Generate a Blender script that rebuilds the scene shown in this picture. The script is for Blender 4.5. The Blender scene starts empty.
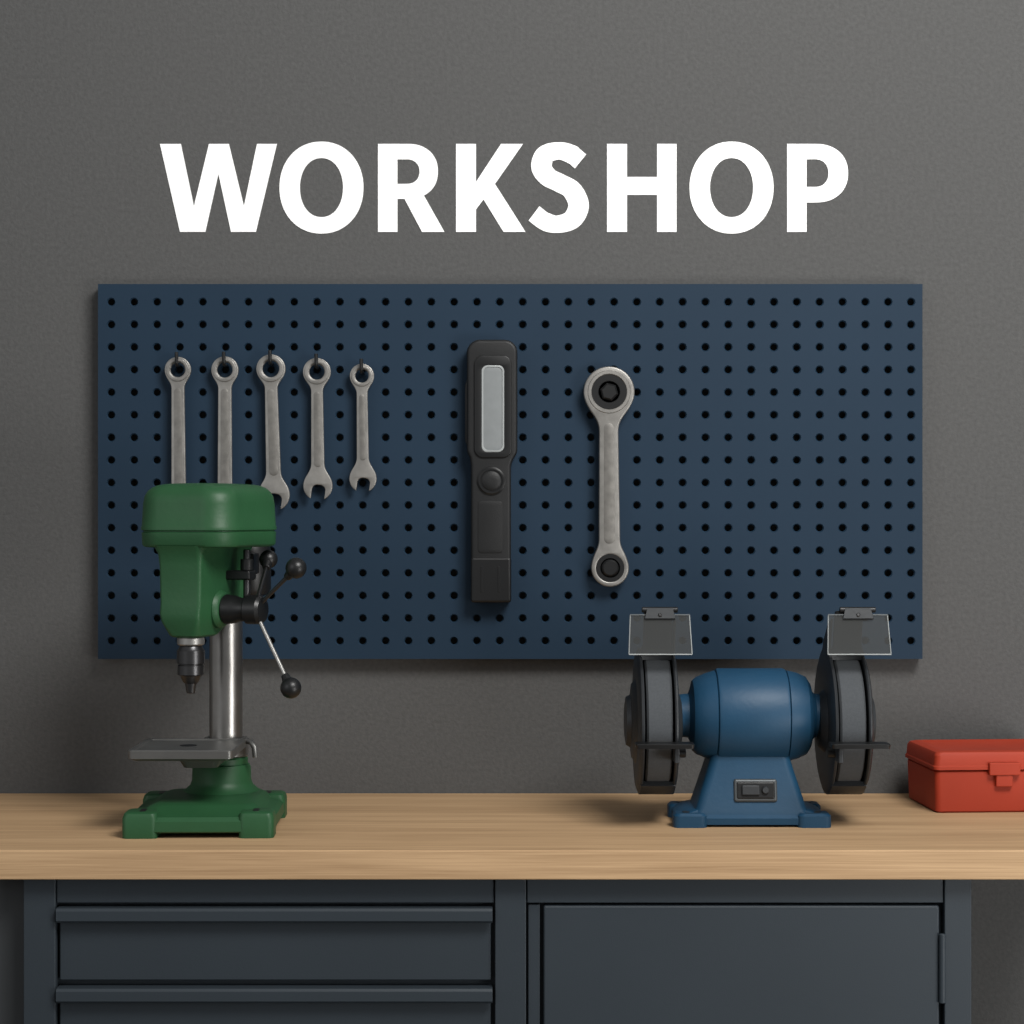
import bpy, bmesh, math
import numpy as np
from mathutils import Matrix, Vector

# ------------------------------------------------------------------ materials
def lin(c):
    o = []
    for v in c:
        v /= 255.0
        o.append(v/12.92 if v <= 0.04045 else ((v+0.055)/1.055)**2.4)
    return (o[0], o[1], o[2], 1.0)

def sc(c, k):
    return (min(c[0]*k, 1), min(c[1]*k, 1), min(c[2]*k, 1), 1)

def mat(name, col, rough=0.5, metal=0.0, var=0.12, vscale=8.0, bump=0.0, bscale=200.0, spec=0.5, stretch=None, coat=0.0):
    m = bpy.data.materials.new(name); m.use_nodes = True
    nt = m.node_tree; N = nt.nodes; L = nt.links
    b = N['Principled BSDF']
    b.inputs['Roughness'].default_value = rough
    b.inputs['Metallic'].default_value = metal
    b.inputs['Specular IOR Level'].default_value = spec
    b.inputs['Coat Weight'].default_value = coat
    tc = N.new('ShaderNodeTexCoord'); mp = N.new('ShaderNodeMapping')
    L.new(tc.outputs['Object'], mp.inputs['Vector'])
    if stretch: mp.inputs['Scale'].default_value = stretch
    nz = N.new('ShaderNodeTexNoise'); nz.inputs['Scale'].default_value = vscale; nz.inputs['Detail'].default_value = 6
    L.new(mp.outputs[0], nz.inputs['Vector'])
    cr = N.new('ShaderNodeValToRGB')
    cr.color_ramp.elements[0].position = 0.3; cr.color_ramp.elements[1].position = 0.7
    cr.color_ramp.elements[0].color = sc(col, 1-var); cr.color_ramp.elements[1].color = sc(col, 1+var)
    L.new(nz.outputs['Fac'], cr.inputs['Fac']); L.new(cr.outputs[0], b.inputs['Base Color'])
    if bump > 0:
        n2 = N.new('ShaderNodeTexNoise'); n2.inputs['Scale'].default_value = bscale; n2.inputs['Detail'].default_value = 4
        L.new(mp.outputs[0], n2.inputs['Vector'])
        bp = N.new('ShaderNodeBump'); bp.inputs['Strength'].default_value = bump; bp.inputs['Distance'].default_value = 0.001
        L.new(n2.outputs['Fac'], bp.inputs['Height']); L.new(bp.outputs[0], b.inputs['Normal'])
    return m

M = {}
M['wall'] = mat('painted_plaster', (0.083, 0.083, 0.082, 1), 0.9, 0, 0.10, 140, 0.9, 200, 0.2)
M['floor'] = mat('concrete_floor', lin((95, 93, 90)), 0.7, 0, 0.2, 4, 0.3, 60)
M['peg'] = mat('blue_powder_coat', lin((25, 44, 61)), 0.6, 0, 0.05, 4, 0.15, 500, 0.2)
M['cab'] = mat('grey_powder_coat', lin((43, 50, 56)), 0.5, 0, 0.04, 4, 0.12, 500, 0.3)
M['cab_dark'] = mat('dark_steel_panel', lin((48, 51, 53)), 0.6, 0, 0.05)
M['white'] = mat('white_letter_acrylic', (0.95, 0.95, 0.95, 1), 0.5, 0, 0.0)
M['green'] = mat('green_enamel', lin((35, 76, 46)), 0.46, 0, 0.08, 14, 0.25, 150, 0.33)
M['blue'] = mat('blue_hammer_enamel', lin((22, 60, 86)), 0.48, 0, 0.08, 14, 0.25, 150, 0.33)
M['red'] = mat('red_painted_tin', lin((152, 52, 32)), 0.6, 0, 0.07, 8, 0.1, 200, 0.25)
M['black'] = mat('black_plastic', lin((18, 19, 20)), 0.38, 0, 0.1, spec=0.4)
M['rubber'] = mat('black_rubber', lin((21, 22, 23)), 0.5, 0, 0.1, 30, 0.3, 600, 0.35)
M['dgrey'] = mat('dark_grey_casting', lin((38, 41, 44)), 0.48, 0.2, 0.1, 20, 0.15, 200)
M['grit'] = mat('grinding_stone', lin((70, 73, 76)), 0.85, 0, 0.08, 300, 0.25, 700, 0.2)
M['steel'] = mat('satin_steel', lin((150, 149, 146)), 0.40, 0.85, 0.08, 30)
M['wrench'] = mat('brushed_tool_steel', lin((140, 138, 134)), 0.44, 0.75, 0.16, 50, 0.15, 300)
M['shank'] = mat('forged_shank', lin((120, 118, 114)), 0.5, 0.7, 0.18, 70, 0.15, 300)
M['column'] = mat('ground_steel_tube', lin((145, 143, 140)), 0.3, 0.95, 0.08, 40)
M['chuck'] = mat('chuck_steel', lin((74, 74, 75)), 0.32, 0.9, 0.1, 20)
M['table'] = mat('cast_iron_table', lin((108, 108, 106)), 0.38, 0.7, 0.12, 20)
M['lens'] = mat('frosted_lens', lin((122, 126, 127)), 0.35, 0, 0.05, 60, coat=0.3)
M['edge'] = mat('polished_plastic_edge', lin((150, 154, 154)), 0.3, 0, 0.05, 60)
M['switch'] = mat('switch_plate', lin((72, 76, 78)), 0.4, 0.3, 0.1)

# wood
def wood():
    m = bpy.data.materials.new('oak_worktop'); m.use_nodes = True
    nt = m.node_tree; N = nt.nodes; L = nt.links; b = N['Principled BSDF']
    b.inputs['Roughness'].default_value = 0.6; b.inputs['Specular IOR Level'].default_value = 0.25
    tc = N.new('ShaderNodeTexCoord')
    def nz(scale, vec, det=6):
        mp = N.new('ShaderNodeMapping'); mp.inputs['Scale'].default_value = vec
        L.new(tc.outputs['Object'], mp.inputs['Vector'])
        n = N.new('ShaderNodeTexNoise'); n.inputs['Scale'].default_value = scale; n.inputs['Detail'].default_value = det
        n.inputs['Distortion'].default_value = 0.4
        L.new(mp.outputs[0], n.inputs['Vector']); return n
    a = nz(1.6, (1, 22, 40)); c = nz(3.0, (2, 90, 160)); 
    mx = N.new('ShaderNodeMath'); mx.operation = 'MULTIPLY_ADD'; mx.inputs[1].default_value = 0.5
    s2 = N.new('ShaderNodeMath'); s2.operation = 'MULTIPLY'; s2.inputs[1].default_value = 0.5
    L.new(c.outputs['Fac'], s2.inputs[0]); L.new(a.outputs['Fac'], mx.inputs[0]); L.new(s2.outputs[0], mx.inputs[2])
    cr = N.new('ShaderNodeValToRGB'); e = cr.color_ramp.elements
    e[0].position = 0.34; e[0].color = lin((150, 121, 89)); e[1].position = 0.64; e[1].color = lin((184, 153, 117))
    L.new(mx.outputs[0], cr.inputs['Fac']); L.new(cr.outputs[0], b.inputs['Base Color'])
    bp = N.new('ShaderNodeBump'); bp.inputs['Strength'].default_value = 0.15; bp.inputs['Distance'].default_value = 0.001
    L.new(c.outputs['Fac'], bp.inputs['Height']); L.new(bp.outputs[0], b.inputs['Normal'])
    return m
M['wood'] = wood()

def glass():
    m = bpy.data.materials.new('smoked_polycarbonate'); m.use_nodes = True
    nt = m.node_tree; N = nt.nodes; L = nt.links
    out = N['Material Output']; b = N['Principled BSDF']
    b.inputs['Base Color'].default_value = lin((96, 98, 98)); b.inputs['Roughness'].default_value = 0.12
    t = N.new('ShaderNodeBsdfTransparent'); t.inputs[0].default_value = (0.72, 0.72, 0.71, 1)
    mx = N.new('ShaderNodeMixShader'); mx.inputs[0].default_value = 0.26
    L.new(t.outputs[0], mx.inputs[1]); L.new(b.outputs[0], mx.inputs[2]); L.new(mx.outputs[0], out.inputs[0])
    return m
M['glass'] = glass()

# ------------------------------------------------------------------ helpers
COL = bpy.context.scene.collection
XF = Matrix.Identity(4)

def empty(name, loc):
    e = bpy.data.objects.new(name, None); e.location = loc; e.empty_display_size = 0.05
    COL.objects.link(e); return e

def attach(o, parent):
    if parent is not None:
        o.parent = parent
        o.matrix_parent_inverse = Matrix.Translation(parent.location).inverted()

def finish(name, me, material, parent, bevel=0, seg=2, smooth=True, ang=35):
    me.transform(XF)
    o = bpy.data.objects.new(name, me); COL.objects.link(o)
    me.materials.clear(); me.materials.append(M[material])
    if smooth:
        me.polygons.foreach_set('use_smooth', [True]*len(me.polygons))
        me.set_sharp_from_angle(angle=math.radians(ang))
    if bevel > 0:
        b = o.modifiers.new('bevel', 'BEVEL'); b.width = bevel; b.segments = seg; b.limit_method = 'ANGLE'
        b.angle_limit = math.radians(35); b.harden_normals = True
    attach(o, parent); return o

def mesh(name, v, f):
    me = bpy.data.meshes.new(name); me.from_pydata([tuple(p) for p in v], [], f); 
    bm = bmesh.new(); bm.from_mesh(me); bmesh.ops.recalc_face_normals(bm, faces=bm.faces); bm.to_mesh(me); bm.free()
    me.update(); return me

def box(name, x0, x1, y0, y1, z0, z1, m, parent=None, bevel=0.0015, seg=2):
    v = [(x, y, z) for x in (x0, x1) for y in (y0, y1) for z in (z0, z1)]
    f = [(0,1,3,2),(4,6,7,5),(0,4,5,1),(2,3,7,6),(0,2,6,4),(1,5,7,3)]
    return finish(name, mesh(name, v, f), m, parent, bevel, seg)

def lathe(name, prof, p0, axis, m, parent=None, seg=64, ang=30):
    """prof: list of (t, r) along axis from p0"""
    a = Vector(axis).normalized(); u = a.orthogonal().normalized(); w = a.cross(u); p0 = Vector(p0)
    v = []; f = []
    for t, r in prof:
        for i in range(seg):
            th = 2*math.pi*i/seg
            v.append(p0 + a*t + (u*math.cos(th)+w*math.sin(th))*max(r, 1e-5))
    n = len(prof)
    for k in range(n-1):
        for i in range(seg):
            j = (i+1) % seg
            f.append((k*seg+i, k*seg+j, (k+1)*seg+j, (k+1)*seg+i))
    f.append(tuple(range(seg-1, -1, -1))); f.append(tuple((n-1)*seg+i for i in range(seg)))
    return finish(name, mesh(name, v, f), m, parent, 0, ang=ang)

def cyl(name, p0, p1, r0, r1, m, parent=None, seg=48, ch=0.001):
    d = (Vector(p1)-Vector(p0)); L = d.length
    return lathe(name, [(0, r0-ch), (ch, r0), (L-ch, r1), (L, r1-ch)], p0, d, m, parent, seg)

def ball(name, c, r, m, parent=None, seg=40):
    prof = [(-r*math.cos(math.pi*i/20), r*math.sin(math.pi*i/20)) for i in range(21)]
    return lathe(name, prof, c, (0, 0, 1), m, parent, seg, ang=60)

def rrect(hx, hy, r, n=8):
    r = min(r, hx*0.999, hy*0.999); pts = []
    for cx, cy, a0 in ((hx-r, hy-r, 0), (-hx+r, hy-r, 90), (-hx+r, -hy+r, 180), (hx-r, -hy+r, 270)):
        for i in range(n+1):
            a = math.radians(a0+90*i/n); pts.append((cx+r*math.cos(a), cy+r*math.sin(a)))
    return pts

def loft(name, secs, m, parent=None, n=10, ang=35, bevel=0):
    """secs: (cx,cy,z,hx,hy,r)"""
    v = []; f = []
    for cx, cy, z, hx, hy, r in secs:
        for x, y in rrect(hx, hy, r, n): v.append((cx+x, cy+y, z))
    k = 4*(n+1)
    for s in range(len(secs)-1):
        for i in range(k):
            j = (i+1) % k
            f.append((s*k+i, s*k+j, (s+1)*k+j, (s+1)*k+i))
    f.append(tuple(range(k-1, -1, -1))); f.append(tuple((len(secs)-1)*k+i for i in range(k)))
    return finish(name, mesh(name, v, f), m, parent, bevel, ang=ang)

def tube(name, pts, r, m, parent=None, seg=16):
    pts = [Vector(p) for p in pts]; v = []; f = []
    up = None
    for i, p in enumerate(pts):
        d = (pts[min(i+1, len(pts)-1)]-pts[max(i-1, 0)]).normalized()
        if up is None: up = d.orthogonal().normalized()
        u = (up - d*up.dot(d)).normalized(); up = u; w = d.cross(u)
        for k in range(seg):
            a = 2*math.pi*k/seg; v.append(p+(u*math.cos(a)+w*math.sin(a))*r)
    for s in range(len(pts)-1):
        for i in range(seg):
            j = (i+1) % seg; f.append((s*seg+i, s*seg+j, (s+1)*seg+j, (s+1)*seg+i))
    f.append(tuple(range(seg-1, -1, -1))); f.append(tuple((len(pts)-1)*seg+i for i in range(seg)))
    return finish(name, mesh(name, v, f), m, parent, 0, ang=50)

# signed-distance outlines -------------------------------------------------
def sd_circle(cx, cy, r): return lambda X, Y: np.hypot(X-cx, Y-cy)-r
def sd_box(cx, cy, hx, hy, r=0, a=0):
    ca, sa = math.cos(math.radians(a)), math.sin(math.radians(a))
    def f(X, Y):
        x = (X-cx)*ca+(Y-cy)*sa; y = -(X-cx)*sa+(Y-cy)*ca
        dx = np.abs(x)-(hx-r); dy = np.abs(y)-(hy-r)
        return np.hypot(np.maximum(dx, 0), np.maximum(dy, 0))+np.minimum(np.maximum(dx, dy), 0)-r
    return f
def sd_taper(x0, y0, x1, y1, r0, r1):
    def f(X, Y):
        dx, dy = x1-x0, y1-y0; L2 = dx*dx+dy*dy
        t = np.clip(((X-x0)*dx+(Y-y0)*dy)/L2, 0, 1)
        return np.hypot(X-x0-t*dx, Y-y0-t*dy)-(r0+(r1-r0)*t)
    return f
def smin(a, b, k):
    def f(X, Y):
        A, B = a(X, Y), b(X, Y); h = np.clip(0.5+0.5*(B-A)/k, 0, 1)
        return B*(1-h)+A*h-k*h*(1-h)
    return f
def sub(a, b): return lambda X, Y: np.maximum(a(X, Y), -b(X, Y))

def contour(fn, x0, x1, y0, y1, h=0.5):
    xs = np.arange(x0, x1+h, h); ys = np.arange(y0, y1+h, h)
    X, Y = np.meshgrid(xs, ys); V = fn(X, Y); V[V == 0] = 1e-6
    I = V < 0
    mix = I[:-1, :-1].astype(int)+I[1:, :-1]+I[:-1, 1:]+I[1:, 1:]
    adj = {}; pos = {}
    def pt(k):
        t, i, j = k
        if k not in pos:
            if t == 'h':
                a, b = V[i, j], V[i, j+1]; q = a/(a-b); pos[k] = (xs[j]+q*h, ys[i])
            else:
                a, b = V[i, j], V[i+1, j]; q = a/(a-b); pos[k] = (xs[j], ys[i]+q*h)
    for i, j in np.argwhere((mix > 0) & (mix < 4)):
        i = int(i); j = int(j); ed = []
        if I[i, j] != I[i, j+1]: ed.append(('h', i, j))
        if I[i, j+1] != I[i+1, j+1]: ed.append(('v', i, j+1))
        if I[i+1, j] != I[i+1, j+1]: ed.append(('h', i+1, j))
        if I[i, j] != I[i+1, j]: ed.append(('v', i, j))
        for e in ed: pt(e)
        for q in range(0, len(ed)-1, 2):
            a, b = ed[q], ed[q+1]; adj.setdefault(a, []).append(b); adj.setdefault(b, []).append(a)
    loops = []; seen = set()
    for s in list(adj):
        if s in seen: continue
        lp = [s]; seen.add(s); cur = s
        while True:
            nx = [n for n in adj[cur] if n not in seen]
            if not nx: break
            cur = nx[0]; seen.add(cur); lp.append(cur)
        if len(lp) > 5:
            P = [pos[k] for k in lp]; Q = [P[0]]
            for p in P[1:]:
                if math.hypot(p[0]-Q[-1][0], p[1]-Q[-1][1]) > h*0.45: Q.append(p)
            loops.append(Q)
    return loops

def plate(name, loops, y_back, y_front, m, parent=None, bevel=0.0, res=2, ang=35):
    """loops in metres (x,z) ; solid between y_back and y_front (front is smaller y)"""
    cu = bpy.data.curves.new(name, 'CURVE'); cu.dimensions = '2D'; cu.fill_mode = 'BOTH'
    for lp in loops:
        s = cu.splines.new('POLY'); s.points.add(len(lp)-1)
        for p, q in zip(s.points, lp): p.co = (q[0], q[1], 0, 1)
        s.use_cyclic_u = True
    th = abs(y_back-y_front)/2
    cu.extrude = max(th-bevel, 0.00001); cu.bevel_depth = bevel; cu.bevel_resolution = res; cu.offset = -bevel
    ob = bpy.data.objects.new('tmp', cu); COL.objects.link(ob)
    dg = bpy.context.evaluated_depsgraph_get(); me = bpy.data.meshes.new_from_object(ob.evaluated_get(dg))
    bpy.data.objects.remove(ob); bpy.data.curves.remove(cu)
    bm = bmesh.new(); bm.from_mesh(me); bmesh.ops.remove_doubles(bm, verts=bm.verts, dist=1e-6); bm.to_mesh(me); bm.free()
    me.transform(Matrix.Translation((0, (y_back+y_front)/2, 0)) @ Matrix.Rotation(math.radians(90), 4, 'X'))
    me.name = name
    return finish(name, me, m, parent, 0, ang=ang)

# measured drawing units: u-coordinates on a reference elevation, converted to metres
CAMZ = 1.392; D = 3.55; F = 2028.6
def K(y): return (D+y)/F
def wx(u, y): return (u-512)*K(y)
def wz(v, y): return CAMZ-(v-512)*K(y)
def elev(loops, y): return [[(wx(a, y), wz(b, y)) for a, b in lp] for lp in loops]

# ------------------------------------------------------------------ room
box('wall_back', -2.6, 2.6, 0, 0.1, 0, 3.0, 'wall', bevel=0)
box('floor', -2.6, 2.6, -4.6, 0.0, -0.1, 0, 'floor', bevel=0)

# ------------------------------------------------------------------ workbench
wb = empty('workbench', (0, -0.3, 0))
box('worktop', -1.1, 0.955, -0.6, -0.001, 0.857, 0.9, 'wood', wb, 0.002)
yf = -0.575
X = lambda u: wx(u, yf); Z = lambda v: wz(v, yf)
box('carcass', X(26), X(969), -0.555, -0.03, 0.06, 0.856, 'cab', wb)
box('stile_left', X(24), X(56), yf-0.004, -0.55, 0.06, 0.856, 'cab', wb)
box('stile_right', X(944), X(971), yf-0.004, -0.55, 0.06, 0.856, 'cab', wb)
box('stile_mid', X(495), X(526), yf-0.004, -0.55, 0.06, 0.856, 'cab', wb)
box('top_rail', X(56.5), X(494), yf, -0.55, Z(903), 0.856, 'cab', wb)
box('top_rail_door', X(527), X(943.5), yf, -0.55, Z(903), 0.856, 'cab', wb)
zt = 907
for i in range(5):
    a = zt+i*80
    box('drawer_front_%d' % (i+1), X(59), X(491), yf+0.004, -0.55, Z(a+74), Z(a+13), 'cab', wb, 0.002)
    prof = [(-0.55, Z(a)), (yf-0.010, Z(a)), (yf-0.013, Z(a+2.5)), (yf-0.013, Z(a+12.5)), (yf-0.008, Z(a+15)), (yf-0.004, Z(a+15)), (yf-0.004, Z(a+6)), (-0.55, Z(a+6))]
    n = len(prof)
    v = [(X(57.5), y, z) for y, z in prof]+[(X(492.5), y, z) for y, z in prof]
    f = [(k, (k+1) % n, n+(k+1) % n, n+k) for k in range(n)]+[tuple(range(n-1, -1, -1)), tuple(range(n, 2*n))]
    finish('drawer_grip_%d' % (i+1), mesh('g', v, f), 'cab', wb, 0.0008)
box('door_jamb_l', X(528), X(540), yf+0.004, -0.55, 0.09, Z(905), 'cab', wb)
box('door_panel', X(543.5), X(939), yf-0.003, -0.55, 0.10, Z(905.5), 'cab', wb, 0.003)
cyl('door_hinge', (X(941.5), yf-0.006, Z(1002)), (X(941.5), yf-0.006, Z(933)), 0.005, 0.005, 'cab', wb, 24)
cyl('door_hinge_low', (X(941.5), yf-0.006, 0.2), (X(941.5), yf-0.006, 0.3), 0.005, 0.005, 'cab', wb, 24)
box('plinth', X(40), X(960), -0.52, -0.05, 0, 0.06, 'cab_dark', wb)
box('side_cabinet', -1.08, X(21), -0.545, -0.03, 0.0, 0.856, 'cab_dark', wb)

# ------------------------------------------------------------------ lettering
sg = empty('workshop_wall_lettering', (0, -0.003, wz(188, 0)))
def ell(cx, cy, rx, ry, a0, a1, n=40, e=2.0):
    o = []
    for i in range(n+1):
        a = math.radians(a0+(a1-a0)*i/n); c, s = math.cos(a), math.sin(a)
        o.append((cx+rx*math.copysign(abs(c)**(2/e), c), cy+ry*math.copysign(abs(s)**(2/e), s)))
    return o
L = []
L.append([(160,144),(181,144),(194,206),(209,144),(229,144),(244,206),(257,144),(277,144),(256,232),(231,232),(218.5,174),(205.5,232),(180,232)])
for cx in (321.5, 731.5):
    L.append(ell(cx, 187.7, 42, 46, 0, 360, 80, 2.1)[:-1]); L.append(ell(cx, 187.7, 21.5, 29.5, 0, 360, 80, 2.1)[:-1])
L.append([(378,232),(378,144)]+ell(408,171.5,30,27.5,-90,60,30,2.2)+[(444.5,232),(422,232),(404.5,199),(397.5,199),(397.5,232)])
L.append([(397.5,184),(397.5,159.5)]+ell(407,171.7,12.5,12.2,-90,90,24,2.2))
L.append([(456,144),(476,144),(476,182),(501,144),(523,144),(495,184),(525.5,232),(503.5,232),(483.5,199.5),(476,209.5),(476,232),(456,232)])
# S from a swept centreline
cp = [(580.5,161.5),(571,154.2),(558.5,151),(545.5,155),(541.5,167),(548,177),(559.5,183),(572,190.5),(578.6,205.5),(572,219.5),(557.5,224.3),(545,221.5),(534,213.5)]
def crm(P, n=10):
    o = []; P = [(2*P[0][0]-P[1][0], 2*P[0][1]-P[1][1])]+P+[(2*P[-1][0]-P[-2][0], 2*P[-1][1]-P[-2][1])]
    for i in range(1, len(P)-2):
        for k in range(n):
            t = k/n; r = []
            for d in (0, 1):
                a, b, c, e = P[i-1][d], P[i][d], P[i+1][d], P[i+2][d]
                r.append(0.5*(2*b+(c-a)*t+(2*a-5*b+4*c-e)*t*t+(-a+3*b-3*c+e)*t**3))
            o.append(tuple(r))
    o.append(P[-2]); return o
cl = crm(cp); lft = []; rgt = []
for i, p in enumerate(cl):
    a = cl[max(i-1, 0)]; b = cl[min(i+1, len(cl)-1)]; dx, dy = b[0]-a[0], b[1]-a[1]; l = math.hypot(dx, dy)
    w = 8.6+1.7*abs(dy/l)
    if i > len(cl)-12 or i < 8: w = 9.0
    lft.append((p[0]-dy/l*w, p[1]+dx/l*w)); rgt.append((p[0]+dy/l*w, p[1]-dx/l*w))
L.append(lft+rgt[::-1])
L.append([(607,144),(627,144),(627,177),(657,177),(657,144),(676.5,144),(676.5,232),(657,232),(657,195),(627,195),(627,232),(607,232)])
L.append([(787,232),(787,144)]+ell(815.5,173.3,32.5,29.3,-90,90,30,2.2)+[(806.5,202.6),(806.5,232)])
L.append([(806.5,187),(806.5,159.5)]+ell(815,173.2,13.3,13.8,-90,90,24,2.2))
plate('letters', elev(L, 0), -0.0003, -0.0013, 'white', sg)

# ------------------------------------------------------------------ pegboard
YP = -0.03
pg = empty('pegboard', (0, YP, 1.46))
v = []; f = []
du, dv = 800/35, 22.6
rr = 3.4
def V(u, vv, y): v.append((wx(u, YP), y, wz(vv, YP))); return len(v)-1
n = 16
for r in range(16):
    for c in range(36):
        cu_, cv_ = 111+c*du, 302+r*dv
        sq = []; r1 = []; r2 = []; r3 = []
        for i in range(n):
            a = 2*math.pi*i/n; ca, sa = math.cos(a), math.sin(a); m_ = max(abs(ca), abs(sa))
            sq.append(V(cu_+ca/m_*du/2, cv_+sa/m_*dv/2, YP))
            r1.append(V(cu_+ca*(rr+1.1), cv_+sa*(rr+1.1), YP))
            r2.append(V(cu_+ca*rr, cv_+sa*rr, YP+0.0026))
            r3.append(V(cu_+ca*rr, cv_+sa*rr, YP+0.004))
        for i in range(n):
            j = (i+1) % n
            f += [(sq[i], sq[j], r1[j], r1[i]), (r1[i], r1[j], r2[j], r2[i]), (r2[i], r2[j], r3[j], r3[i])]
uL, uR = 111-du/2, 911+du/2; vT, vB = 302-dv/2, 641+dv/2
def quad(a, b, c, d, y=YP): f.append((V(*a, y), V(*b, y), V(*c, y), V(*d, y)))
quad((98, 284), (922.5, 284), (922.5, vT), (98, vT)); quad((98, vB), (922.5, vB), (922.5, 659), (98, 659))
quad((98, vT), (uL, vT), (uL, vB), (98, vB))
cs = [(98, 284), (922.5, 284), (922.5, 659), (98, 659)]
for i in range(4):
    a, b = cs[i], cs[(i+1) % 4]
    f.append((V(*a, YP), V(*b, YP), V(*b, -0.001), V(*a, -0.001)))
me = bpy.data.meshes.new('pegboard_panel'); me.from_pydata(v, [], f)
me.update()
finish('perforated_panel', me, 'peg', pg, 0, smooth=False)

# ------------------------------------------------------------------ combination spanners
def hook(parent, u, vtop, y0=-0.0305, yo=-0.060):
    x, z = wx(u, -0.045), wz(vtop, -0.045); r = 0.0032
    pts = [(x, y0, z), (x, yo+0.006, z)]
    for i in range(1, 7):
        a = math.pi/2*i/6
        pts.append((x, yo+0.006-0.006*math.sin(a), z+0.006*(1-math.cos(a))))
    pts.append((x, yo-0.001, z+0.018)); pts.append((x, yo-0.001, z+0.022))
    tube('hook', pts, r, 'black', parent)

YW = -0.046
specs = [  # u, v ring, R, r hole, v jaw, jaw R, shaft halfwidth top,bottom, lean
    (178, 370, 13.2, 7.2, 522, 17.0, 6.4, 7.4, 1),
    (225, 370, 13.6, 7.6, 515, 16.5, 6.6, 7.4, 0),
    (271, 369, 14.6, 8.2, 495, 15.8, 6.2, 7.6, 3),
    (317, 372, 14.0, 7.6, 486, 14.6, 5.8, 6.8, 1),
    (362, 376, 12.2, 6.6, 479, 13.6, 5.4, 6.2, 1),
]
for i, (u, vr, R, rh, vj, Rj, w0, w1, lean) in enumerate(specs):
    e = empty('combination_wrench' if i == 0 else 'combination_wrench.%03d' % i, (wx(u, YW), YW, wz((vr+vj)/2, YW)))
    uj = u+lean
    shaft = sd_taper(u, vr+R*0.6, uj, vj-Rj*0.4, w0, w1)
    body = smin(smin(sd_circle(u, vr, R), shaft, 7), sd_circle(uj, vj, Rj), 9)
    body = sub(body, sd_circle(u, vr, rh))
    a = 8; sA, cA = math.sin(math.radians(a)), math.cos(math.radians(a))
    slot = sd_box(uj-sA*Rj*0.95+1.2, vj+cA*Rj*0.95+0.5, Rj*0.46, Rj*1.05, Rj*0.36, a)
    body = sub(body, slot)
    lo = contour(body, u-24, u+28, vr-22, vj+24, 0.5)
    plate('body', elev(lo, YW), YW+0.004, YW-0.004, 'wrench', e, 0.0016, 2, 30)
    lo = contour(sub(sd_circle(u, vr, R-1.8), sd_circle(u, vr, rh+1.0)), u-20, u+20, vr-20, vr+20, 0.5)
    plate('ring_lip', elev(lo, YW), YW+0.001, YW-0.0062, 'wrench', e, 0.0010, 2, 30)
    lo = contour(sd_taper(u, vr+R+9, uj, vj-Rj-8, w0-2.8, w1-3.2), u-20, u+20, vr, vj, 0.5)
    plate('shank_panel', elev(lo, YW), YW, YW-0.0046, 'shank', e, 0.0004, 1, 30)
    hook(e, u, vr-rh+2.8)

# ------------------------------------------------------------------ ratchet spanner
YR = -0.052
e = empty('ratchet_wrench', (wx(608, YR), YR, wz(480, YR)))
b_ = smin(smin(sd_circle(609, 392, 25.5), sd_taper(608.5, 410, 609.5, 552, 9.4, 10.8), 16), sd_circle(610, 568, 18.8), 12)
lo = contour(sub(sub(b_, sd_circle(609, 392, 16.5)), sd_circle(610, 568, 13.4)), 578, 642, 360, 594, 0.6)
plate('body', elev(lo, YR), YR+0.010, YR-0.006, 'wrench', e, 0.003, 3, 30)
lo = contour(sd_taper(608.8, 428, 609.4, 538, 4.8, 5.6), 590, 630, 415, 555, 0.5)
plate('shank_panel', elev(lo, YR), YR, YR-0.0066, 'shank', e, 0.0004, 1)
def lring(name, u, vv, ro, ri, yb, yfn, m):
    k = K(YR); c = (wx(u, YR), yb, wz(vv, YR)); t = yb-yfn
    lathe(name, [(0, ri*k), (0, ro*k), (t-0.001, ro*k), (t, ro*k-0.001), (t, ri*k+0.001), (t-0.001, ri*k), (0, ri*k)], c, (0, -1, 0), m, e, 48)
lring('head_lip', 609, 392, 21.5, 17.5, YR, YR-0.0072, 'wrench')
lring('gear_ring', 609, 392, 17.8, 10.5, YR+0.008, YR-0.0062, 'black')
lring('small_gear_ring', 610, 568, 14.8, 9.5, YR+0.008, YR-0.0055, 'black')
for nm, u, vv, r in (('peg_upper', 609, 392, 9.8), ('peg_lower', 610, 568, 9.0)):
    k = K(YR)
    lathe(nm, [(0, r*k*.95), (0.027, r*k*.95), (0.030, r*k*.75)], (wx(u, YR), YP-0.0002, wz(vv, YR)), (0, -1, 0), 'black', e, 6 if 'upper' in nm else 32)

# ------------------------------------------------------------------ inspection torch
YT = -0.055
e = empty('inspection_torch', (wx(491, YT), YT, wz(470, YT)))
head = sd_box(492.2, 401, 25.2, 61, 13)
handle = sd_box(491, 530, 20.0, 72, 6)
bod = smin(head, handle, 7)
lo = contour(bod, 460, 524, 334, 610, 0.7)
plate('body', elev(lo, YT), YP-0.001, YT-0.012, 'rubber', e, 0.006, 4, 40)
lo = contour(sub(sd_box(493, 407, 18.5, 51, 9), sd_box(493, 409, 11.0, 43, 6)), 465, 520, 350, 465, 0.6)
plate('lens_bezel', elev(lo, YT), YT-0.011, YT-0.0155, 'black', e, 0.0015, 2)
lo = contour(sub(sd_box(493, 409, 11.2, 43.2, 6), sd_box(493, 409, 9.4, 41.4, 5)), 465, 520, 350, 465, 0.5)
plate('lens_rim', elev(lo, YT), YT-0.011, YT-0.0150, 'edge', e, 0.0004, 1)
lo = contour(sd_box(493, 409, 9.6, 41.6, 5), 475, 515, 360, 460, 0.6)
plate('lens', elev(lo, YT), YT-0.011, YT-0.0138, 'lens', e, 0.001, 2)
k = K(YT)
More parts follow.
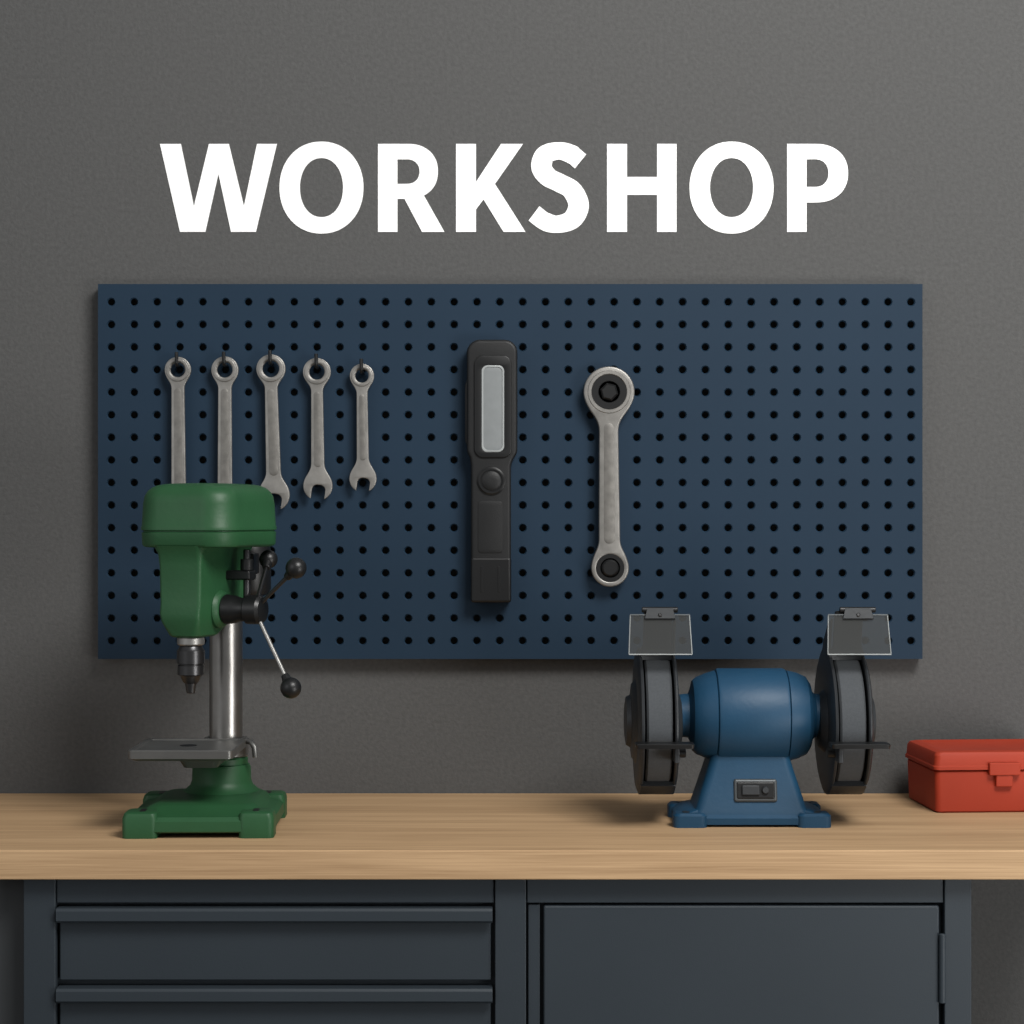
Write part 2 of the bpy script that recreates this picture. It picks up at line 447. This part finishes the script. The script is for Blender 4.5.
lathe('switch_collar', [(0, 14*k), (0.003, 14*k), (0.0045, 12.5*k), (0.0045, 11*k), (0.0035, 10.5*k)], (wx(491.5, YT), YT-0.0115, wz(481, YT)), (0, -1, 0), 'black', e)
lathe('switch_button', [(0, 9.5*k), (0.0045, 9.5*k), (0.006, 8*k), (0.0065, 3*k)], (wx(491.5, YT), YT-0.0115, wz(481, YT)), (0, -1, 0), 'rubber', e)
lo = contour(sd_box(490.5, 527, 12.5, 26, 4), 470, 512, 495, 560, 0.6)
plate('grip_panel', elev(lo, YT), YT-0.011, YT-0.0128, 'rubber', e, 0.0008, 2)
box('end_cap', wx(470.8, YT), wx(511.2, YT), YT-0.0130, YP-0.002, wz(602.5, YT), wz(557, YT), 'black', e, 0.005, 3)
for i in range(2):
    uu = 482+i*17
    box('cap_rib_%d' % i, wx(uu-1.2, YT), wx(uu+1.2, YT), YT-0.0138, YT-0.012, wz(592, YT), wz(566, YT), 'black', e, 0.0006)
tube('hang_loop', [(wx(470, YT), YT+0.01, wz(375, YT)), (wx(466.5, YT), YT+0.01, wz(385, YT)), (wx(466.5, YT), YT+0.01, wz(440, YT)), (wx(470, YT), YT+0.01, wz(450, YT))], 0.003, 'black', e)

# ------------------------------------------------------------------ drill press
CX, CY = -0.4596, -0.290
dp = empty('drill_press', (CX, CY, 0.9))
bx, by = -0.477, -0.369
XF = Matrix.Translation((bx, by, 0)) @ Matrix.Rotation(math.radians(1.5), 4, 'Z') @ Matrix.Translation((-bx, -by, 0))
loft('base_plate', [(bx, by, .908, .1105, .1225, .014), (bx, by, .910, .113, .125, .016), (bx, by, .925, .112, .124, .016), (bx, by, .931, .106, .118, .014), (bx+.001, by+.002, .934, .092, .104, .02), (bx+.003, by+.006, .943, .080, .092, .02), (bx+.004, by+.010, .946, .073, .084, .02)], 'green', dp, ang=28)
for i, (sx, sy) in enumerate(((-1, -1), (1, -1), (-1, 1), (1, 1))):
    px_, py_ = bx+sx*.0875, by+sy*.0995
    loft('foot_%d' % (i+1), [(px_, py_, .9002, .0265, .0265, .009), (px_, py_, .930, .0265, .0265, .009), (px_-sx*.0005, py_-sy*.0005, .937, .0245, .0245, .009), (px_-sx*.001, py_-sy*.001, .939, .021, .021, .008)], 'green', dp)
    loft('bolt_slot_%d' % (i+1), [(px_-sx*.002, py_-sy*.002, .9385, .0045, .014, .0045), (px_-sx*.002, py_-sy*.002, .9396, .0045, .014, .0045)], 'black', dp)
XF = Matrix.Identity(4)
FX = -0.466
lathe('column_flange', [(0, .066), (.005, .058), (.012, .050), (.020, .047), (.040, .0465), (.045, .044), (.046, .03)], (FX, CY-.004, .943), (0, 0, 1), 'green', dp)
lathe('flange_boss', [(0, .038), (.010, .038), (.013, .035), (.013, .02)], (CX-.003, CY, .987), (0, 0, 1), 'green', dp)
cyl('column', (CX, CY, .95), (CX, CY, 1.36), .0265, .0265, 'column', dp, 64)
# table
tx, ty = -0.503, -0.397
loft('table_plate', [(tx, ty, 1.014, .070, .074, .006), (tx, ty, 1.018, .079, .082, .008), (tx, ty, 1.0295, .0795, .0825, .008), (tx, ty, 1.031, .078, .081, .007), (tx, ty, 1.031, .071, .074, .005), (tx, ty, 1.029, .0695, .0725, .004)], 'table', dp, ang=25)
lathe('table_centre_hole', [(0, .013), (.0012, .013), (.0012, .010)], (tx, ty, 1.0284), (0, 0, 1), 'black', dp)
loft('table_arm', [(tx+.02, ty+.03, .996, .026, .045, .01), (tx+.02, ty+.03, 1.018, .036, .06, .01)], 'table', dp)
lathe('table_collar', [(0, .034), (.002, .036), (.028, .036), (.030, .034)], (CX, CY, 1.0), (0, 0, 1), 'table', dp)
tube('table_clamp', [(CX+.03, CY-.02, 1.027), (CX+.044, CY-.03, 1.026), (CX+.050, CY-.035, 1.018), (CX+.052, CY-.037, 1.002)], .0045, 'table', dp)
# head, swung on the column
HR = Matrix.Translation((CX, CY, 0)) @ Matrix.Rotation(math.radians(-19.5), 4, 'Z')
XF = HR
cc = (-.0015, -.052)
CS = [(1.337, -.0075, .042), (1.3385, -.003, .044), (1.342, -.0008, .046), (1.360, 0, .047), (1.3615, -.0022, .046), (1.3628, -.0022, .046), (1.364, .0006, .047), (1.369, .0006, .047), (1.371, -.0005, .046), (1.405, -.0022, .045), (1.417, -.0042, .044), (1.4245, -.0080, .042), (1.4300, -.0135, .040), (1.4335, -.0205, .036), (1.4355, -.030, .030), (1.4368, -.046, .022), (1.4373, -.065, .012)]
loft('pulley_cover', [cc+(z, .0832+d, .103+d, r) for z, d, r in CS], 'green', dp, 14, 40)
hc = (-.005, -.062)
loft('head_casting', [(-.003, -.102, 1.198, .023, .034, .012), (-.003, -.102, 1.201, .0270, .038, .013), (-.004, -.094, 1.213, .0305, .049, .009), (-.005, -.082, 1.223, .0338, .063, .007), (-.005, -.072, 1.235, .0350, .075, .006), hc+(1.250, .0353, .082, .006), hc+(1.31, .0365, .083, .006), hc+(1.328, .039, .086, .009), hc+(1.340, .046, .092, .016)], 'green', dp, 8, 32)
lathe('column_clamp', [(0, .030), (.003, .033), (.10, .033)], (0, 0, 1.226), (0, 0, 1), 'green', dp)
qx, qy = 0.0, -.117
lathe('quill', [(0, .0195), (.002, .0212), (.011, .0212), (.013, .019), (.02, .017)], (qx, qy, 1.1855), (0, 0, 1), 'steel', dp)
lathe('drill_chuck', [(0, .004), (.001, .0065), (.016, .0095), (.018, .012), (.028, .0165), (.030, .0205), (.044, .0205), (.045, .019), (.0465, .019), (.0475, .0215), (.067, .0215), (.070, .019), (.078, .016)], (qx, qy, 1.110), (0, 0, 1), 'chuck', dp)
# feed hub
hz = 1.240
lathe('feed_boss', [(-.012, .030), (.006, .030), (.012, .026), (.014, .022)], (.026, -.078, hz), (1, 0, 0), 'green', dp)
lathe('feed_hub', [(0, .020), (.006, .0235), (.022, .0215), (.030, .0185), (.040, .0185), (.043, .0225), (.064, .0225), (.069, .019), (.071, .010)], (.036, -.078, hz), (1, 0, 0), 'black', dp)
lathe('return_spring_housing', [(0, .018), (.020, .018), (.022, .026), (.030, .027), (.034, .024), (.038, .012), (.046, .011), (.048, .006)], (-.034, -.060, 1.262), (-1, 0, 0), 'black', dp)
cyl('depth_rod', (.060, -.045, 1.235), (.060, -.045, 1.333), .0055, .0055, 'chuck', dp, 24)
box('depth_bracket', .025, .072, -.060, -.034, 1.285, 1.300, 'black', dp, .003)
cyl('depth_nut', (.060, -.045, 1.300), (.060, -.045, 1.318), .010, .010, 'black', dp, 24)
XF = Matrix.Identity(4)
hub = HR @ Vector((.090, -.078, hz))
for i, bpnt in enumerate(((-.331, -.440, 1.306), (-.338, -.450, 1.123), (-.392, -.285, 1.316))):
    p = Vector(bpnt); d = (p-hub).normalized()
    cyl('feed_lever_%d' % (i+1), hub, p, .0032, .0032, 'steel' if i == 1 else 'chuck', dp, 20)
    ball('lever_knob_%d' % (i+1), p, .0162 if i < 2 else .015, 'black', dp)
    cyl('knob_neck_%d' % (i+1), p-d*.024, p-d*.008, .006, .009, 'black', dp, 24)
mx_, my_ = -.437, -.175
lathe('motor', [(0, .024), (.004, .032), (.012, .036), (.075, .036), (.083, .034), (.088, .022)], (mx_, my_, 1.252), (0, 0, 1), 'black', dp)
box('motor_mount', mx_-.03, mx_+.02, my_-.10, my_-.02, 1.29, 1.325, 'black', dp, .003)

# ------------------------------------------------------------------ bench grinder
GY = -0.32
bg = empty('bench_grinder', (0.38, GY, 0.9))
gx = .375
loft('foot_plate', [(gx, GY, .904, .117, .066, .012), (gx, GY, .914, .118, .067, .012), (gx, GY, .920, .113, .061, .012), (gx, GY, .926, .094, .056, .012)], 'blue', bg)
for i, (sx, sy) in enumerate(((-1, -1), (1, -1), (-1, 1), (1, 1))):
    loft('foot_%d' % (i+1), [(gx+sx*.097, GY+sy*.053, .9002, .026, .020, .010), (gx+sx*.097, GY+sy*.053, .918, .026, .020, .010), (gx+sx*.097, GY+sy*.053, .922, .022, .016, .008)], 'blue', bg)
    lathe('foot_bolt_%d' % (i+1), [(0, .007), (.0015, .007), (.002, .005)], (gx+sx*.102, GY+sy*.054, .9215), (0, 0, 1), 'dgrey', bg, 6)
loft('pedestal', [(gx, GY, .918, .096, .062, .014), (gx, GY, .924, .089, .061, .014), (gx, GY, .930, .086, .059, .014), (gx, GY, .990, .067, .048, .014), (gx, GY, 1.012, .061, .044, .014), (gx, GY, 1.03, .060, .044, .014)], 'blue', bg)
sl = math.atan2(.012, .064)
XF = Matrix.Translation((gx+.006, GY-.0545, .956)) @ Matrix.Rotation(sl*-1, 4, 'X')
box('switch_plate', -.034, .034, -.004, .004, -.018, .018, 'switch', bg, .004, 3)
box('switch_recess', -.030, .030, -.0055, .0, -.0135, .0135, 'black', bg, .003, 3)
box('switch_rocker', -.022, .006, -.0095, .0, -.008, .008, 'dgrey', bg, .002, 3)
cyl('switch_lamp', (.015, 0, 0), (.015, -.010, 0), .0065, .0055, 'dgrey', bg, 24)
XF = Matrix.Identity(4)
mxc = .379; mz = 1.068
q = 1.592e-3
prof = [(-82, 12), (-82, 17), (-80, 20), (-62, 22), (-60, 27), (-58, 35), (-54, 38.5), (-44, 42.5), (-36, 45), (-35.2, 43.8), (-34.4, 46.3), (-32, 47.2), (32, 47.2), (34.4, 46.3), (35.2, 43.8), (36, 45.2), (46, 43), (55, 39), (59, 33), (61, 25), (64, 22), (78, 20), (82, 17), (87, 12)]
lathe('motor_housing', [(t*q, r*q) for t, r in prof], (mxc, GY, mz), (1, 0, 0), 'blue', bg, 96, 25)
wzc = 1.0595
for side, wc in ((-1, .228), (1, .526)):
    nm = 'left' if side < 0 else 'right'
    def L2(name, pr, m, off=0):
        lathe(name, pr, (wc, GY, wzc), (side, 0, 0), m, bg, 96, 28)
    L2('grinding_wheel_'+nm, [(-.020, .03), (-.020, .104), (-.017, .107), (.017, .107), (.020, .104), (.020, .03)], 'grit')
    L2('guard_outer_'+nm, [(.0235, .03), (.0235, .1125), (.0255, .114), (.028, .113), (.031, .106), (.032, .068), (.038, .058), (.040, .042), (.047, .038), (.049, .024), (.0495, .004)], 'dgrey')
    L2('guard_inner_'+nm, [(-.0235, .03), (-.0235, .1125), (-.0255, .114), (-.028, .113), (-.030, .106), (-.030, .050), (-.040, .040), (-.042, .03)], 'dgrey')
    # wrap-around rim, running up into the hood that carries the eye shield
    v = []; f = []; NA = 72
    a0, a1 = 68, 305
    ring = []
    hood = [(GY-.066, 1.236), (GY-.060, 1.226), (GY-.052, 1.205), (GY-.046, 1.185)]
    for (yy, zz) in hood: ring.append(((yy, zz), Vector((0.92, 0.38)), .0225))
    for i in range(NA+1):
        a = math.radians(a0+(a1-a0)*i/NA)
        ring.append(((GY-.111*math.cos(a), wzc+.111*math.sin(a)), Vector((-math.cos(a), math.sin(a))), .0285))
    for idx, ((yy, zz), nr, hw) in enumerate(ring):
        if idx < 4: nr = Vector((-.9, .4))
        for r, xo in ((0, -hw), (.005, -hw+.0015), (.005, hw-.0015), (0, hw), (-.0035, hw-.002), (-.0035, -hw+.002)):
            v.append((wc+xo, yy+nr.x*r, zz+nr.y*r))
    for i in range(len(ring)-1):
        for k_ in range(6):
            j = (k_+1) % 6; f.append((i*6+k_, i*6+j, (i+1)*6+j, (i+1)*6+k_))
    f += [tuple(range(6)), tuple((len(ring)-1)*6+k_ for k_ in range(6))]
    finish('guard_rim_'+nm, mesh('rim', v, f), 'dgrey', bg, 0, ang=40)
    xs_ = wc-side*.0265
    web = [(GY-.064, 1.226), (GY-.030, 1.215), (GY+.010, 1.190), (GY+.045, wzc+.09), (GY, wzc+.06), (GY-.045, wzc+.095), (GY-.046, 1.190)]
    nW = len(web)
    v = [(xs_-.0018, a, b) for a, b in web]+[(xs_+.0018, a, b) for a, b in web]
    f = [tuple(range(nW)), tuple(range(nW, 2*nW))]+[(k_, (k_+1) % nW, nW+(k_+1) % nW, nW+k_) for k_ in range(nW)]
    finish('hood_web_'+nm, mesh('web', v, f), 'dgrey', bg, .001)
    zr = 1.036
    loft('tool_rest_'+nm, [(wc+.005, GY-.130, zr-.004, .044, .018, .005), (wc+.005, GY-.130, zr+.002, .045, .019, .005), (wc+.005, GY-.130, zr+.003, .044, .018, .005)], 'black', bg)
    box('rest_arm_'+nm, wc-side*.024-.004, wc-side*.024+.004, GY-.137, GY-.06, zr-.028, zr-.004, 'dgrey', bg, .002)
    cyl('rest_bolt_'+nm, (wc-side*.020, GY-.10, zr-.016), (wc-side*.040, GY-.10, zr-.016), .007, .007, 'black', bg, 24)
    sx = wc+(.002 if side < 0 else .012)
    XF = Matrix.Translation((sx, GY-.074, 1.232)) @ Matrix.Rotation(math.radians(-14), 4, 'X')
    def trap(name, hw0, hw1, z0, z1, y0, y1, m, bev=.0008):
        v = [(-hw0, y0, z0), (hw0, y0, z0), (hw0, y1, z0), (-hw0, y1, z0), (-hw1, y0, z1), (hw1, y0, z1), (hw1, y1, z1), (-hw1, y1, z1)]
        f = [(0, 1, 2, 3), (4, 5, 6, 7), (0, 1, 5, 4), (1, 2, 6, 5), (2, 3, 7, 6), (3, 0, 4, 7)]
        finish(name, mesh(name, v, f), m, bg, bev)
    trap('eye_shield_'+nm, .0485, .0455, -.062, 0, -.0012, .0012, 'glass', 0)
    trap('shield_edge_low_'+nm, .049, .049, -.0632, -.0617, -.0016, .0016, 'edge', 0)
    trap('shield_edge_top_'+nm, .0462, .0460, -.001, .0008, -.0016, .0016, 'switch', 0)
    for s in (-1, 1):
        tube('shield_edge_side_'+nm, [(s*.0487, 0, -.062), (s*.0458, 0, 0)], .0010, 'edge', bg, 8)
    trap('shield_clip_'+nm, .024, .020, -.007, .010, -.005, .005, 'dgrey')
    cyl('shield_hinge_'+nm, (-.028, 0, .008), (.028, 0, .008), .0045, .0045, 'black', bg, 20)
    cyl('clip_screw_'+nm, (0, -.004, -.001), (0, -.007, -.001), .003, .003, 'chuck', bg, 16)
    XF = Matrix.Identity(4)

# ------------------------------------------------------------------ toolbox
tb = empty('red_toolbox', (.81, -.147, .9))
XF = Matrix.Translation((.692, -.240, 0)) @ Matrix.Rotation(math.radians(4), 4, 'Z') @ Matrix.Translation((-.690, .238, 0))
c = (.806, -.147)
loft('box_body', [c+(.9002, .112, .085, .008), c+(.903, .115, .088, .010), c+(.967, .117, .090, .010), c+(.969, .115, .088, .009)], 'red', tb)
loft('lid', [c+(.970, .116, .089, .009), c+(.971, .120, .094, .010), c+(.976, .120, .094, .010), c+(.978, .1185, .092, .010), c+(.994, .117, .091, .010), c+(.999, .114, .088, .010), c+(1.001, .107, .081, .010), c+(1.001, .097, .071, .008), c+(.9995, .094, .068, .007)], 'red', tb, ang=28)
lx = .802
box('latch', lx-.026, lx+.026, -.2475, -.232, .962, .983, 'red', tb, .002)
box('latch_tongue', lx-.014, lx+.014, -.2450, -.232, .943, .965, 'red', tb, .002)
XF = Matrix.Identity(4)

# ------------------------------------------------------------------ lights
def area(name, loc, target, sx, sy, power, col):
    l = bpy.data.lights.new(name, 'AREA'); l.shape = 'RECTANGLE'; l.size = sx; l.size_y = sy; l.energy = power; l.color = col
    o = bpy.data.objects.new(name, l); COL.objects.link(o); o.location = loc
    o.rotation_euler = (Vector(target)-Vector(loc)).to_track_quat('-Z', 'Y').to_euler()
area('ceiling_softbox', (1.2, -2.4, 3.5), (0, -0.2, 1.2), 1.4, 1.1, 124, (1.0, 0.985, 0.96))
area('side_fill', (-2.4, -2.8, 2.2), (0, -0.2, 1.2), 1.6, 1.6, 14, (0.97, 0.98, 1.0))
area('low_fill', (2.2, -2.6, 0.6), (0.9, 0, 0.75), 1.2, 0.9, 38, (1.0, 0.985, 0.96))
w = bpy.data.worlds.new('world'); bpy.context.scene.world = w; w.use_nodes = True
w.node_tree.nodes['Background'].inputs[0].default_value = (0.98, 0.985, 1.0, 1)
w.node_tree.nodes['Background'].inputs[1].default_value = 0.28

cam = bpy.data.cameras.new('camera'); co = bpy.data.objects.new('camera', cam); COL.objects.link(co)
co.location = (0, -D, CAMZ); co.rotation_euler = (math.radians(90), 0, 0); cam.sensor_width = 36; cam.lens = F/1024*36
bpy.context.scene.camera = co
bpy.context.scene.view_settings.view_transform = 'Standard'
bpy.context.scene.view_settings.look = 'None'
